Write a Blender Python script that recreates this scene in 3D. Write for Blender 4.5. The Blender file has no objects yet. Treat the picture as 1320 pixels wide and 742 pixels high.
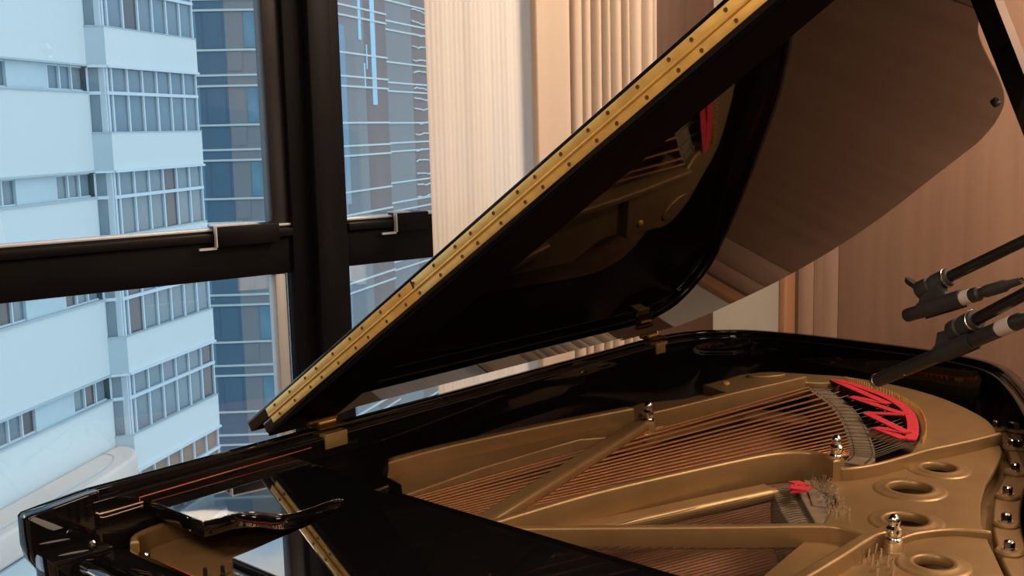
import bpy, bmesh, math, random
from mathutils import Vector, Matrix
random.seed(7)
R = math.radians
scene = bpy.context.scene
COL = scene.collection
YAW, PIT, ROLL = R(42.24), R(8.19), R(1.36)
CAM = Vector((1.6626, 0.0, 1.57))

# ------------------------------------------------------------------ camera
fwd = Vector((-math.sin(YAW) * math.cos(PIT), math.cos(YAW) * math.cos(PIT), -math.sin(PIT)))
rt0 = Vector((math.cos(YAW), math.sin(YAW), 0))
dn0 = fwd.cross(rt0)
rt = math.cos(ROLL) * rt0 + math.sin(ROLL) * dn0
dn = -math.sin(ROLL) * rt0 + math.cos(ROLL) * dn0
cd = bpy.data.cameras.new('camera')
cd.sensor_width = 36.0
cd.lens = 36.0 * 1433.5 / 1320.0
cd.clip_start, cd.clip_end = 0.02, 600
cam = bpy.data.objects.new('camera', cd)
cam.matrix_world = Matrix(((rt.x, -dn.x, -fwd.x, CAM.x), (rt.y, -dn.y, -fwd.y, CAM.y), (rt.z, -dn.z, -fwd.z, CAM.z), (0, 0, 0, 1)))
COL.objects.link(cam)
scene.camera = cam

# ------------------------------------------------------------------ world and exposure
scene.view_settings.view_transform = 'Standard'
scene.view_settings.look = 'None'
scene.view_settings.gamma = 1.0
scene.view_settings.use_curve_mapping = False
scene.view_settings.exposure = 0.0
scene.cycles.max_bounces = 10
scene.cycles.glossy_bounces = 6
scene.cycles.transparent_max_bounces = 16
scene.cycles.sample_clamp_indirect = 6.0
scene.cycles.use_denoising = True
SKY = 1.7
wd = bpy.data.worlds.new('sky')
scene.world = wd
wd.use_nodes = True
wn = wd.node_tree
wn.nodes.clear()
wo = wn.nodes.new('ShaderNodeOutputWorld')
wb = wn.nodes.new('ShaderNodeBackground')
tc = wn.nodes.new('ShaderNodeTexCoord')
mp = wn.nodes.new('ShaderNodeMapping')
mp.inputs['Scale'].default_value = (1.0, 1.0, 2.2)
mp.inputs['Location'].default_value = (1.5, 0.3, 0.1)
ns = wn.nodes.new('ShaderNodeTexNoise')
ns.inputs['Scale'].default_value = 3.2
ns.inputs['Detail'].default_value = 7
ns.inputs['Roughness'].default_value = 0.58
rp = wn.nodes.new('ShaderNodeValToRGB')
rp.color_ramp.elements[0].position = 0.45
rp.color_ramp.elements[0].color = (0.36, 0.66, 1.0, 1)
rp.color_ramp.elements[1].position = 0.58
rp.color_ramp.elements[1].color = (1.0, 1.0, 0.98, 1)
wn.links.new(tc.outputs['Generated'], mp.inputs['Vector'])
wn.links.new(mp.outputs['Vector'], ns.inputs['Vector'])
wn.links.new(ns.outputs['Fac'], rp.inputs['Fac'])
wn.links.new(rp.outputs['Color'], wb.inputs['Color'])
wb.inputs['Strength'].default_value = SKY
wn.links.new(wb.outputs['Background'], wo.inputs['Surface'])

# the room's warm ceiling lamps: (x, y, power W)
LAMPS = [(0.45, 2.75, 46), (1.9, 3.0, 60), (3.3, 2.3, 40), (2.9, 0.5, 22), (1.0, -0.9, 60), (3.6, -1.5, 30)]
LAMP_COLOR = (1.0, 0.77, 0.57)

# ------------------------------------------------------------------ materials
MATS = {}

def mat(name, color, rough=0.5, metal=0.0, ior=1.5, noise=0.0, nscale=20.0, stretch=(1, 1, 1), bump=0.0, color2=None, trans=0.0, emit=None, estr=0.0, rnoise=0.0):
    if name in MATS:
        return MATS[name]
    m = bpy.data.materials.new(name)
    m.use_nodes = True
    nt = m.node_tree
    b = nt.nodes['Principled BSDF']
    b.inputs['Base Color'].default_value = (*color, 1)
    b.inputs['Roughness'].default_value = rough
    b.inputs['Metallic'].default_value = metal
    b.inputs['IOR'].default_value = ior
    if emit:
        b.inputs['Emission Color'].default_value = (*emit, 1)
        b.inputs['Emission Strength'].default_value = estr
    if noise or bump or color2 or rnoise:
        t = nt.nodes.new('ShaderNodeTexCoord')
        mpn = nt.nodes.new('ShaderNodeMapping')
        mpn.inputs['Scale'].default_value = stretch
        nz = nt.nodes.new('ShaderNodeTexNoise')
        nz.inputs['Scale'].default_value = nscale
        nz.inputs['Detail'].default_value = 5
        nt.links.new(t.outputs['Object'], mpn.inputs['Vector'])
        nt.links.new(mpn.outputs['Vector'], nz.inputs['Vector'])
        if noise or color2:
            cr = nt.nodes.new('ShaderNodeValToRGB')
            cr.color_ramp.elements[0].position = 0.3
            cr.color_ramp.elements[1].position = 0.7
            c2 = color2 if color2 else tuple(min(1, c * (1 + noise)) for c in color)
            c1 = color if color2 else tuple(c * (1 - noise) for c in color)
            cr.color_ramp.elements[0].color = (*c1, 1)
            cr.color_ramp.elements[1].color = (*c2, 1)
            nt.links.new(nz.outputs['Fac'], cr.inputs['Fac'])
            nt.links.new(cr.outputs['Color'], b.inputs['Base Color'])
        if bump:
            bp = nt.nodes.new('ShaderNodeBump')
            bp.inputs['Strength'].default_value = bump
            bp.inputs['Distance'].default_value = 0.004
            nt.links.new(nz.outputs['Fac'], bp.inputs['Height'])
            nt.links.new(bp.outputs['Normal'], b.inputs['Normal'])
        if rnoise:
            mr = nt.nodes.new('ShaderNodeMapRange')
            mr.inputs['To Min'].default_value = max(0.0, rough - rnoise)
            mr.inputs['To Max'].default_value = rough + rnoise
            nt.links.new(nz.outputs['Fac'], mr.inputs['Value'])
            nt.links.new(mr.outputs['Result'], b.inputs['Roughness'])
    MATS[name] = m
    return m

def glass_mat(name, tint, gloss=1.0, ior=1.5):
    """thin window glass: clear, with Fresnel reflections on both faces"""
    m = bpy.data.materials.new(name)
    m.use_nodes = True
    nt = m.node_tree
    nt.nodes.clear()
    o = nt.nodes.new('ShaderNodeOutputMaterial')
    mx = nt.nodes.new('ShaderNodeMixShader')
    tr = nt.nodes.new('ShaderNodeBsdfTransparent')
    tr.inputs['Color'].default_value = (*tint, 1)
    gl = nt.nodes.new('ShaderNodeBsdfGlossy')
    gl.inputs['Roughness'].default_value = 0.0
    gl.inputs['Color'].default_value = (gloss, gloss, gloss, 1)
    fr = nt.nodes.new('ShaderNodeFresnel')
    fr.inputs['IOR'].default_value = ior
    nt.links.new(fr.outputs['Fac'], mx.inputs['Fac'])
    nt.links.new(tr.outputs['BSDF'], mx.inputs[1])
    nt.links.new(gl.outputs['BSDF'], mx.inputs[2])
    nt.links.new(mx.outputs['Shader'], o.inputs['Surface'])
    MATS[name] = m
    return m

def cloth_mat(name, color, transl, transp=0.0, weave=900.0, bump=0.06):
    m = bpy.data.materials.new(name)
    m.use_nodes = True
    nt = m.node_tree
    nt.nodes.clear()
    o = nt.nodes.new('ShaderNodeOutputMaterial')
    d = nt.nodes.new('ShaderNodeBsdfDiffuse')
    t = nt.nodes.new('ShaderNodeBsdfTranslucent')
    p = nt.nodes.new('ShaderNodeBsdfTransparent')
    tcn = nt.nodes.new('ShaderNodeTexCoord')
    nz = nt.nodes.new('ShaderNodeTexNoise')
    nz.inputs['Scale'].default_value = weave
    bp = nt.nodes.new('ShaderNodeBump')
    bp.inputs['Strength'].default_value = bump
    nt.links.new(tcn.outputs['Object'], nz.inputs['Vector'])
    nt.links.new(nz.outputs['Fac'], bp.inputs['Height'])
    nt.links.new(bp.outputs['Normal'], d.inputs['Normal'])
    for s in (d, t):
        s.inputs['Color'].default_value = (*color, 1)
    m1 = nt.nodes.new('ShaderNodeMixShader')
    m1.inputs['Fac'].default_value = transl
    m2 = nt.nodes.new('ShaderNodeMixShader')
    m2.inputs['Fac'].default_value = transp
    nt.links.new(d.outputs['BSDF'], m1.inputs[1])
    nt.links.new(t.outputs['BSDF'], m1.inputs[2])
    nt.links.new(m1.outputs['Shader'], m2.inputs[1])
    nt.links.new(p.outputs['BSDF'], m2.inputs[2])
    nt.links.new(m2.outputs['Shader'], o.inputs['Surface'])
    MATS[name] = m
    return m

DESKL = mat('desk_lacquer', (0.004, 0.004, 0.0045), 0.02, ior=3.0, rnoise=0.01, nscale=6)
LACQ = mat('black_lacquer', (0.004, 0.0038, 0.004), 0.025, ior=1.47, rnoise=0.015, nscale=6)
MATTEB = mat('matte_black', (0.0025, 0.0022, 0.0025), 0.5, ior=1.08, rnoise=0.05, nscale=30)  # matte black, keeps the dark lid band from mirroring the plate
SATIN = mat('satin_black', (0.010, 0.009, 0.009), 0.30, ior=1.5, rnoise=0.05, nscale=30)
FRAME = mat('black_window_metal', (0.005, 0.0042, 0.005), 0.42, ior=1.22, rnoise=0.06, nscale=14, stretch=(1, 1, 6))
FRAMEL = mat('daylit_window_metal', (0.36, 0.36, 0.36), 0.4, metal=0.2, rnoise=0.08, nscale=25)  # paler copy of the frame metal, outside light painted into its colour
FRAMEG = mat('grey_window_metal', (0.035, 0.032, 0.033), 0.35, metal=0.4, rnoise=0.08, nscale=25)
SILLM = mat('pale_sill_metal', (0.55, 0.57, 0.60), 0.35, metal=0.3, rnoise=0.08, nscale=25)
BRASS = mat('polished_brass', (0.86, 0.56, 0.16), 0.42, metal=0.75, noise=0.10, nscale=35, rnoise=0.08)
BRASSD = mat('dark_brass', (0.16, 0.085, 0.022), 0.42, metal=0.8, noise=0.2, nscale=60)
GOLD = mat('bronze_plate_paint', (0.27, 0.165, 0.070), 0.42, metal=0.55, noise=0.08, nscale=18, bump=0.05)
GOLDD = mat('bronze_hole_shadow', (0.07, 0.035, 0.015), 0.7, noise=0.2)
COPPER = mat('copper_string', (0.74, 0.40, 0.20), 0.32, metal=0.9, noise=0.1, nscale=200)
STEEL = mat('steel_string', (0.26, 0.23, 0.20), 0.35, metal=1.0, noise=0.1, nscale=200)
RAILM = mat('dull_rail_metal', (0.30, 0.22, 0.15), 0.35, metal=0.8, noise=0.1)
STEELD = mat('dark_steel_string', (0.075, 0.062, 0.05), 0.45, metal=0.7, noise=0.1)  # darker steel for the string tails
BRASSH = mat('dull_hinge_brass', (0.46, 0.32, 0.13), 0.42, metal=0.7, noise=0.12, nscale=40)
CHROME = mat('chrome', (0.80, 0.80, 0.80), 0.12, metal=1.0, rnoise=0.05, nscale=50)
SPRUCE = mat('spruce_soundboard', (0.15, 0.066, 0.034), 0.5, color2=(0.22, 0.105, 0.055), nscale=14, stretch=(9, 1, 1))
MAPLE = mat('bridge_wood', (0.11, 0.075, 0.045), 0.65, color2=(0.19, 0.14, 0.09), nscale=50)
REDFELT = mat('red_felt', (0.50, 0.018, 0.035), 0.95, noise=0.15, nscale=120, bump=0.3)
REDDARK = mat('dark_red_felt', (0.36, 0.035, 0.02), 0.95, noise=0.15, nscale=120, bump=0.3)
ORANGE = mat('red_varnish_edge', (0.34, 0.065, 0.035), 0.5, noise=0.1)
MICB = mat('microphone_black', (0.018, 0.017, 0.018), 0.48, noise=0.15, nscale=80)
RUBBER = mat('soft_black_plastic', (0.022, 0.021, 0.022), 0.62, noise=0.15, nscale=80)
PAPER = mat('pale_label_band', (0.52, 0.47, 0.42), 0.5, noise=0.12, nscale=40)
NICKEL = mat('nickel', (0.62, 0.55, 0.45), 0.25, metal=1.0, rnoise=0.06)
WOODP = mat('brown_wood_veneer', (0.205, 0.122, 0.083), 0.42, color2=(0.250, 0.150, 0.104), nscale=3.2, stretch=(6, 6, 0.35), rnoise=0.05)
WOODL = mat('window_lit_veneer', (0.26, 0.165, 0.118), 0.42, color2=(0.33, 0.22, 0.165), nscale=4, stretch=(6, 6, 0.35), rnoise=0.05)  # paler veneer copy, window light near the corner painted into it
WOODE = mat('orange_wood_edge', (0.26, 0.125, 0.065), 0.45, color2=(0.32, 0.17, 0.09), nscale=5, stretch=(6, 6, 0.4))
WOODD = mat('dark_brown_column_veneer', (0.050, 0.028, 0.020), 0.45, color2=(0.075, 0.042, 0.030), nscale=4, stretch=(6, 6, 0.3))
GREYW = mat('grey_wall_paint', (0.26, 0.245, 0.22), 0.7, noise=0.04, nscale=6)
PLASTER = mat('warm_plaster', (0.42, 0.33, 0.26), 0.8, noise=0.05, nscale=4)
CEILM = mat('cream_ceiling', (0.62, 0.55, 0.47), 0.85, noise=0.03, nscale=4)
FLOORM = mat('brown_floor_wood', (0.19, 0.115, 0.085), 0.35, color2=(0.26, 0.165, 0.125), nscale=3, stretch=(1, 8, 1), rnoise=0.06)
SHEER = cloth_mat('sheer_cream_cloth', (0.80, 0.75, 0.69), 0.36, 0.03)
DRAPE = cloth_mat('beige_drape_cloth', (0.52, 0.425, 0.345), 0.14, 0.0)
GLASS = glass_mat('window_glass', (0.93, 0.97, 0.98))
BWHITE = mat('white_facade', (0.69, 0.69, 0.63), 0.7, noise=0.045, nscale=0.35, stretch=(1, 1, 0.5))
BGREY = mat('grey_facade', (0.43, 0.48, 0.48), 0.7, noise=0.06, nscale=0.6)
BFRAME = mat('white_window_frame', (0.62, 0.66, 0.66), 0.6, noise=0.03)
BPANE = mat('office_pane', (0.11, 0.145, 0.155), 0.12, color2=(0.20, 0.24, 0.25), nscale=0.7)
BPANEB = mat('office_pane_brown', (0.075, 0.065, 0.065), 0.15, color2=(0.13, 0.10, 0.095), nscale=0.7)
BPANEL = mat('louvre_panel', (0.52, 0.58, 0.57), 0.7, noise=0.05, nscale=1.5)
BTINT = mat('reflection_tinted_pane', (0.20, 0.115, 0.07), 0.3, color2=(0.32, 0.20, 0.13), nscale=0.8)  # brown tint of the glass reflection painted into the low panes
REFLM = mat('beige_reflection', (0.74, 0.56, 0.45), 0.8, noise=0.05, nscale=0.4)  # colour of the beige reflection in the window glass
TGLASS = [mat('tower_glass_blue', (0.13, 0.22, 0.28), 0.08, color2=(0.21, 0.33, 0.40), nscale=0.16, stretch=(1, 1, 0.25)),
          mat('tower_glass_deep', (0.08, 0.13, 0.17), 0.08, color2=(0.15, 0.23, 0.29), nscale=0.22, stretch=(1, 1, 0.25)),
          mat('tower_glass_brown_reflection', (0.17, 0.135, 0.125), 0.35, ior=1.06, color2=(0.29, 0.215, 0.19), nscale=0.5, stretch=(1, 1, 0.12)),  # reflection of a reddish building painted into the glass colour
          mat('tower_glass_pale', (0.22, 0.215, 0.21), 0.35, ior=1.06, color2=(0.31, 0.30, 0.285), nscale=0.4, stretch=(1, 1, 0.15)),
          mat('tower_glass_teal', (0.11, 0.20, 0.25), 0.10, color2=(0.18, 0.30, 0.35), nscale=0.9)]
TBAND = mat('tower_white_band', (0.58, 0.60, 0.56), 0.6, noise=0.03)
TSKY = mat('tower_sky_reflection', (0.34, 0.55, 0.66), 0.3, noise=0.06, nscale=0.6)  # sky reflection painted as a light-blue surface
ASPHALT = mat('street_grey', (0.20, 0.21, 0.21), 0.9, noise=0.1, nscale=0.2)

# ------------------------------------------------------------------ mesh helpers
def finish(me, m, smooth=40):
    if m:
        me.materials.append(m)
    if smooth:
        for p in me.polygons:
            p.use_smooth = True
        me.set_sharp_from_angle(angle=R(smooth))
    return me

def link(name, me, parent=None, mw=None):
    o = bpy.data.objects.new(name, me)
    COL.objects.link(o)
    if parent:
        o.parent = parent
        if parent.name in ROT:
            o.matrix_parent_inverse = ROT[parent.name].inverted()
    if mw is not None:
        o.matrix_basis = mw
    return o

ROT = {}

def bm_mesh(bm, name, m, smooth=40):
    bmesh.ops.recalc_face_normals(bm, faces=bm.faces)
    me = bpy.data.meshes.new(name)
    bm.to_mesh(me)
    bm.free()
    return finish(me, m, smooth)

def prism(name, polys, z0, z1, m, bevel=0.0, smooth=40, xf=None, res=2):
    """solid plate from a 2-D outline (further outlines are holes), extruded z0..z1, rounded edges"""
    cu = bpy.data.curves.new(name, 'CURVE')
    cu.dimensions = '2D'
    cu.fill_mode = 'BOTH'
    for pts in polys:
        sp = cu.splines.new('POLY')
        sp.points.add(len(pts) - 1)
        for i, p in enumerate(pts):
            sp.points[i].co = (p[0], p[1], 0, 1)
        sp.use_cyclic_u = True
    cu.extrude = (z1 - z0) / 2 - bevel
    cu.bevel_depth = bevel
    cu.offset = -bevel
    cu.bevel_resolution = res
    o = bpy.data.objects.new(name, cu)
    COL.objects.link(o)
    dg = bpy.context.evaluated_depsgraph_get()
    me = bpy.data.meshes.new_from_object(o.evaluated_get(dg))
    bpy.data.objects.remove(o)
    bpy.data.curves.remove(cu)
    me.transform(Matrix.Translation((0, 0, (z0 + z1) / 2)))
    if xf:
        me.transform(xf)
    me.materials.clear()
    return finish(me, m, smooth)

def box_bm(bm, lo, hi, bevel=0.0, xf=None):
    r = bmesh.ops.create_cube(bm, size=1)
    vs = r['verts']
    for v in vs:
        v.co = Vector((lo[i] + (v.co[i] + 0.5) * (hi[i] - lo[i]) for i in range(3)))
    if bevel:
        es = list({e for v in vs for e in v.link_edges})
        rr = bmesh.ops.bevel(bm, geom=es, offset=bevel, segments=2, affect='EDGES', profile=0.5)
        vs = list({v for f in rr['faces'] for v in f.verts} | {v for v in vs if v.is_valid})
    if xf:
        for v in vs:
            v.co = xf @ v.co

def box(name, lo, hi, m, parent=None, bevel=0.0, xf=None):
    bm = bmesh.new()
    box_bm(bm, lo, hi, bevel)
    if xf:
        for v in bm.verts:
            v.co = xf @ v.co
    return link(name, bm_mesh(bm, name, m, 30), parent)

def tube_bm(bm, pts, rad, n=8, cap=True):
    pts = [Vector(p) for p in pts]
    rads = rad if isinstance(rad, (list, tuple)) else [rad] * len(pts)
    rings = []
    up = None
    for i, p in enumerate(pts):
        a = pts[max(i - 1, 0)]
        b = pts[min(i + 1, len(pts) - 1)]
        t = (b - a)
        if t.length < 1e-9:
            t = (pts[min(i + 1, len(pts) - 1)] - pts[0])
        t.normalize()
        if up is None:
            up = t.orthogonal().normalized()
        up = (up - t * up.dot(t)).normalized()
        s = t.cross(up)
        rings.append([bm.verts.new(p + (up * math.cos(2 * math.pi * k / n) + s * math.sin(2 * math.pi * k / n)) * rads[i]) for k in range(n)])
    for a, b in zip(rings, rings[1:]):
        for k in range(n):
            bm.faces.new((a[k], a[(k + 1) % n], b[(k + 1) % n], b[k]))
    if cap:
        bm.faces.new(rings[0])
        bm.faces.new(rings[-1])

def tube(name, pts, rad, m, parent=None, n=8):
    bm = bmesh.new()
    tube_bm(bm, pts, rad, n)
    return link(name, bm_mesh(bm, name, m, 40), parent)

def lathe_mesh(name, prof, m, n=20, xf=None):
    """prof = list of (radius, height) around +Z"""
    bm = bmesh.new()
    rings = []
    for r, z in prof:
        rings.append([bm.verts.new((r * math.cos(2 * math.pi * k / n), r * math.sin(2 * math.pi * k / n), z)) for k in range(n)])
    for a, b in zip(rings, rings[1:]):
        for k in range(n):
            bm.faces.new((a[k], a[(k + 1) % n], b[(k + 1) % n], b[k]))
    bm.faces.new(rings[0])
    bm.faces.new(rings[-1])
    if xf:
        for v in bm.verts:
            v.co = xf @ v.co
    return bm_mesh(bm, name, m, 40)

def along(p, q):
    """matrix that carries +Z to the direction p->q, at p"""
    p, q = Vector(p), Vector(q)
    d = (q - p).normalized()
    return Matrix.Translation(p) @ d.to_track_quat('Z', 'Y').to_matrix().to_4x4()

def smooth_path(pts, n=5, closed=False):
    P = [Vector(p) for p in pts]
    out = []
    L = len(P)
    rng = range(L) if closed else range(L - 1)
    for i in rng:
        if closed:
            a, b, c, d = P[(i - 1) % L], P[i], P[(i + 1) % L], P[(i + 2) % L]
        else:
            a, b, c, d = P[max(i - 1, 0)], P[i], P[i + 1], P[min(i + 2, L - 1)]
        for k in range(n):
            t = k / n
            out.append(0.5 * ((2 * b) + (c - a) * t + (2 * a - 5 * b + 4 * c - d) * t * t + (3 * b - a - 3 * c + d) * t ** 3))
    if not closed:
        out.append(P[-1])
    return out

def offset_path(P, d):
    out = []
    for i, p in enumerate(P):
        a = P[max(i - 1, 0)]
        b = P[min(i + 1, len(P) - 1)]
        t = (b - a).normalized()
        out.append(Vector((p.x + t.y * d, p.y - t.x * d)))
    return out

def bar(name, path, width, z0, z1, m, parent, bevel=0.006, taper=None):
    """rounded rail of given width along a plan path"""
    P = [Vector((p[0], p[1])) for p in path]
    a = offset_path(P, width / 2)
    b = offset_path(P, -width / 2)
    return link(name, prism(name, [[*a, *reversed(b)]], z0, z1, m, bevel), parent)

def thing(name, label, cat, loc, group=None):
    o = bpy.data.objects.new(name, None)
    o.empty_display_size = 0.1
    COL.objects.link(o)
    o.location = loc
    ROT[o.name] = Matrix.Translation(loc)
    o['label'] = label
    o['category'] = cat
    if group:
        o['group'] = group
    return o

def tag(o, label, cat, group=None):
    o['label'] = label
    o['category'] = cat
    if group:
        o['group'] = group
    return o

def struct(o):
    o['kind'] = 'structure'
    return o

# ------------------------------------------------------------------ room shell: window wall frame (u along the wall, v into the room)
AW = R(9.9)
DW = Vector((math.sin(AW), math.cos(AW), 0))
NW = Vector((math.cos(AW), -math.sin(AW), 0))
SW = 1.025        # distance factor of the window wall from the camera
PW = CAM + (Vector((-0.85, 1.0, 0)) - CAM) * SW
PW.z = 0
XW = Matrix(((DW.x * SW, NW.x * SW, 0, PW.x), (DW.y * SW, NW.y * SW, 0, PW.y), (0, 0, 1, 0), (0, 0, 0, 1)))   # (u, v, z) -> world

def wbox(name, lo, hi, m, parent=None, bevel=0.0):
    return box(name, lo, hi, m, parent, bevel, XW)

ZC = 2.95
UC = 2.85
struct(wbox('floor', (-4.6, -0.2, -0.1), (3.2, 6.6, 0.0), FLOORM))
struct(wbox('ceiling', (-4.6, -0.2, ZC), (3.2, 6.6, ZC + 0.1), CEILM))
struct(wbox('wall_right', (-4.6, 6.4, 0), (UC, 6.6, ZC), PLASTER))
struct(wbox('wall_front', (-4.8, -0.2, 0), (-4.6, 6.6, ZC), PLASTER))

# window wall solid end: dark column, grey wall, wooden casing
wl = struct(wbox('wall_left', (2.30, -0.15, 0), (UC, 0.0, ZC), GREYW))
wbox('column', (1.97, -0.15, 0), (2.30, 0.10, ZC), WOODD, wl, 0.004)
wbox('casing', (2.772, 0.0, 0), (UC - 0.002, 0.03, ZC), WOODE, wl, 0.003)
wbox('casing_dark_edge', (2.833, 0.0, 0), (UC - 0.001, 0.033, ZC), WOODD, wl)  # dark strip on the corner edge of the casing
# wall behind the tail: wooden panels with open joints
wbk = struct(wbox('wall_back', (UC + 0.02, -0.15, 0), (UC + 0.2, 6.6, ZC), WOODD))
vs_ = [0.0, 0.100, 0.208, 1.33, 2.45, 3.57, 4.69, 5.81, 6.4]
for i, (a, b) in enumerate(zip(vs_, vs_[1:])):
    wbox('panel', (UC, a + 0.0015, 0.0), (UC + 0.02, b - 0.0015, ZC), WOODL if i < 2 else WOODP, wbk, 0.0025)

# windows: bays between mullions
TZ0, TZ1 = 1.57 - .363 * SW, 1.57 - .232 * SW

def window(name, u0, u1, latch=None):
    """u0..u1 = opening between mullions"""
    w = bpy.data.objects.new(name, None)
    COL.objects.link(w)
    w.location = XW @ Vector(((u0 + u1) / 2, 0, 0))
    ROT[w.name] = Matrix.Translation(w.location)
    struct(w)
    # transom: main rail, front lip, sill line on top with its sky light painted pale
    wbox('transom', (u0, -0.06, TZ0), (u1, 0.0, TZ1 - 0.004), FRAME, w, 0.004)
    wbox('transom_lip', (u0, -0.02, TZ0 + 0.10), (u1, 0.018, TZ1 - 0.012), FRAME, w, 0.003)
    wbox('sill_strip', (u0, -0.05, TZ1 - 0.006), (u1, 0.004, TZ1), SILLM, w, 0.001)
    wbox('bottom_rail', (u0, -0.06, 0.28), (u1, 0.01, 0.36), FRAME, w, 0.004)
    wbox('top_rail', (u0, -0.06, ZC - 0.12), (u1, 0.01, ZC), FRAME, w, 0.004)
    for s, uu in ((0, u0), (1, u1)):
        a, b = (uu, uu + 0.048) if s == 0 else (uu - 0.048, uu)
        if s == 0 and name == 'window_2':
            a, b = uu, uu + 0.004
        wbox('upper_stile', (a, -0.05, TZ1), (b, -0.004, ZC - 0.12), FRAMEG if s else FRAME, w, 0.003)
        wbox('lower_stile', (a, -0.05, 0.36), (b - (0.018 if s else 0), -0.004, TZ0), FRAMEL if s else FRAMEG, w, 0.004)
    wbox('glazing', (u0 + 0.002, -0.034, TZ1), (u1 - 0.002, -0.028, ZC - 0.12), GLASS, w)
    wbox('glazing', (u0 + 0.002, -0.034, 0.36), (u1 - 0.002, -0.028, TZ0), GLASS, w)
    if latch:
        la, lb = latch
        wbox('latch', (la, -0.02, TZ1 - 0.046), (lb, 0.03, TZ1 + 0.006), FRAME, w, 0.003)
        wbox('latch_edge', (la, -0.02, TZ1 + 0.006), (lb - 0.06, 0.030, TZ1 + 0.009), SILLM, w)
        wbox('latch_edge', (la - 0.003, 0.016, TZ1 - 0.046), (la, 0.031, TZ1 + 0.008), SILLM, w)
        wbox('latch_edge', (la - 0.045, 0.018, TZ1 - 0.052), (la, 0.024, TZ1 - 0.046), SILLM, w)
    return w

window('window_1', -0.92, 0.775, (0.560, 0.73))
window('window_2', 0.94, 1.97, (1.085, 1.19))
window('window_3', -2.66, -1.08)
window('window_4', -4.6, -2.82)
for i, (a, b) in enumerate(((0.775, 0.94), (-1.08, -0.92), (-2.82, -2.66))):
    t = struct(wbox(f'trim_{i + 1}', (a, -0.15, 0.0), (b, 0.012, ZC), FRAME, None, 0.004))
    wbox('mullion_cover', ((a + b) / 2 - 0.03, 0.012, 0.0), ((a + b) / 2 + 0.035, 0.05, ZC), FRAME, t, 0.005)
struct(wbox('wall_sill', (-4.6, -0.15, 0), (1.97, 0.012, 0.28), PLASTER))

# ------------------------------------------------------------------ curtains
def curtain(name, u0, u1, v, prof, m, label, zt=ZC - 0.06, thick=0.003, hem=0.03):
    """vertical cloth whose plan is the profile (u, dv) list"""
    bm = bmesh.new()
    rows = []
    nz = 14
    for j in range(nz + 1):
        z = hem + (zt - hem) * j / nz
        row = []
        for i, (u, d) in enumerate(prof):
            k = 1.0 + 0.10 * math.sin(u * 23 + j * 0.55) * (1 - j / nz)
            row.append(bm.verts.new(XW @ Vector((u + 0.004 * math.sin(j * 0.45 + u * 17) * (1 - j / nz), v + d * k, z))))
        rows.append(row)
    for a, b in zip(rows, rows[1:]):
        for i in range(len(a) - 1):
            bm.faces.new((a[i], a[i + 1], b[i + 1], b[i]))
    me = bm_mesh(bm, name, m, 60)
    e = thing(name, label, 'curtain', XW @ Vector(((u0 + u1) / 2, v, 0)))
    link('cloth', me, e)
    # heading tape and gliders at the top
    bm = bmesh.new()
    box_bm(bm, (u0, v - 0.012, zt), (u1, v + 0.012, zt + 0.035))
    for v_ in bm.verts:
        v_.co = XW @ v_.co
    link('heading_tape', bm_mesh(bm, 'heading_tape', m, 30), e)
    return e

prof = []
u = 1.118
while u < 1.475:
    w_ = 0.5 + 0.5 * math.sin(u * 61)
    prof.append((u, 0.0024 * math.sin(u * 55 + 0.6) + 0.0006 * math.sin(u * 150 + 1.3) + 0.0006 * math.sin(u * 410)))
    u += 0.0025
curtain('sheer_curtain', 1.118, 1.475, 0.155, prof, SHEER, 'sheer cream curtain hanging flat beside the black window mullion')

def pleats(edges, n=10):
    """edges: list of (u, dv) turning points joined by smooth folds"""
    return [(p.x, p.y) for p in smooth_path(edges, n)]

flat = [(1.448, 0.020), (1.456, 0.036), (1.47, 0.034), (1.50, 0.030), (1.54, 0.033), (1.572, 0.036), (1.586, 0.026), (1.586, 0.002), (1.594, 0.004), (1.602, 0.030),
        (1.618, 0.036), (1.630, 0.028), (1.633, -0.010)]
t = 1.640
k = 0
while t < 1.935:
    w_ = (0.046, 0.040, 0.034, 0.050, 0.030, 0.058)[k % 6]
    flat += [(t, -0.014), (t + w_ * 0.30, 0.018), (t + w_ * 0.60, 0.022), (t + w_ * 0.9, 0.008)]
    t += w_
    k += 1
flat += [(1.938, -0.008), (1.952, 0.012), (1.957, 0.004)]
curtain('beige_drape', 1.45, 1.957, 0.165, pleats(flat, 6), DRAPE, 'beige pleated drape gathered beside the dark brown column')
rail = wbox('curtain_track', (-4.5, 0.10, ZC - 0.018), (1.965, 0.21, ZC), CEILM)
tag(rail, 'white curtain track fixed to the ceiling along the window', 'track')

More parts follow.
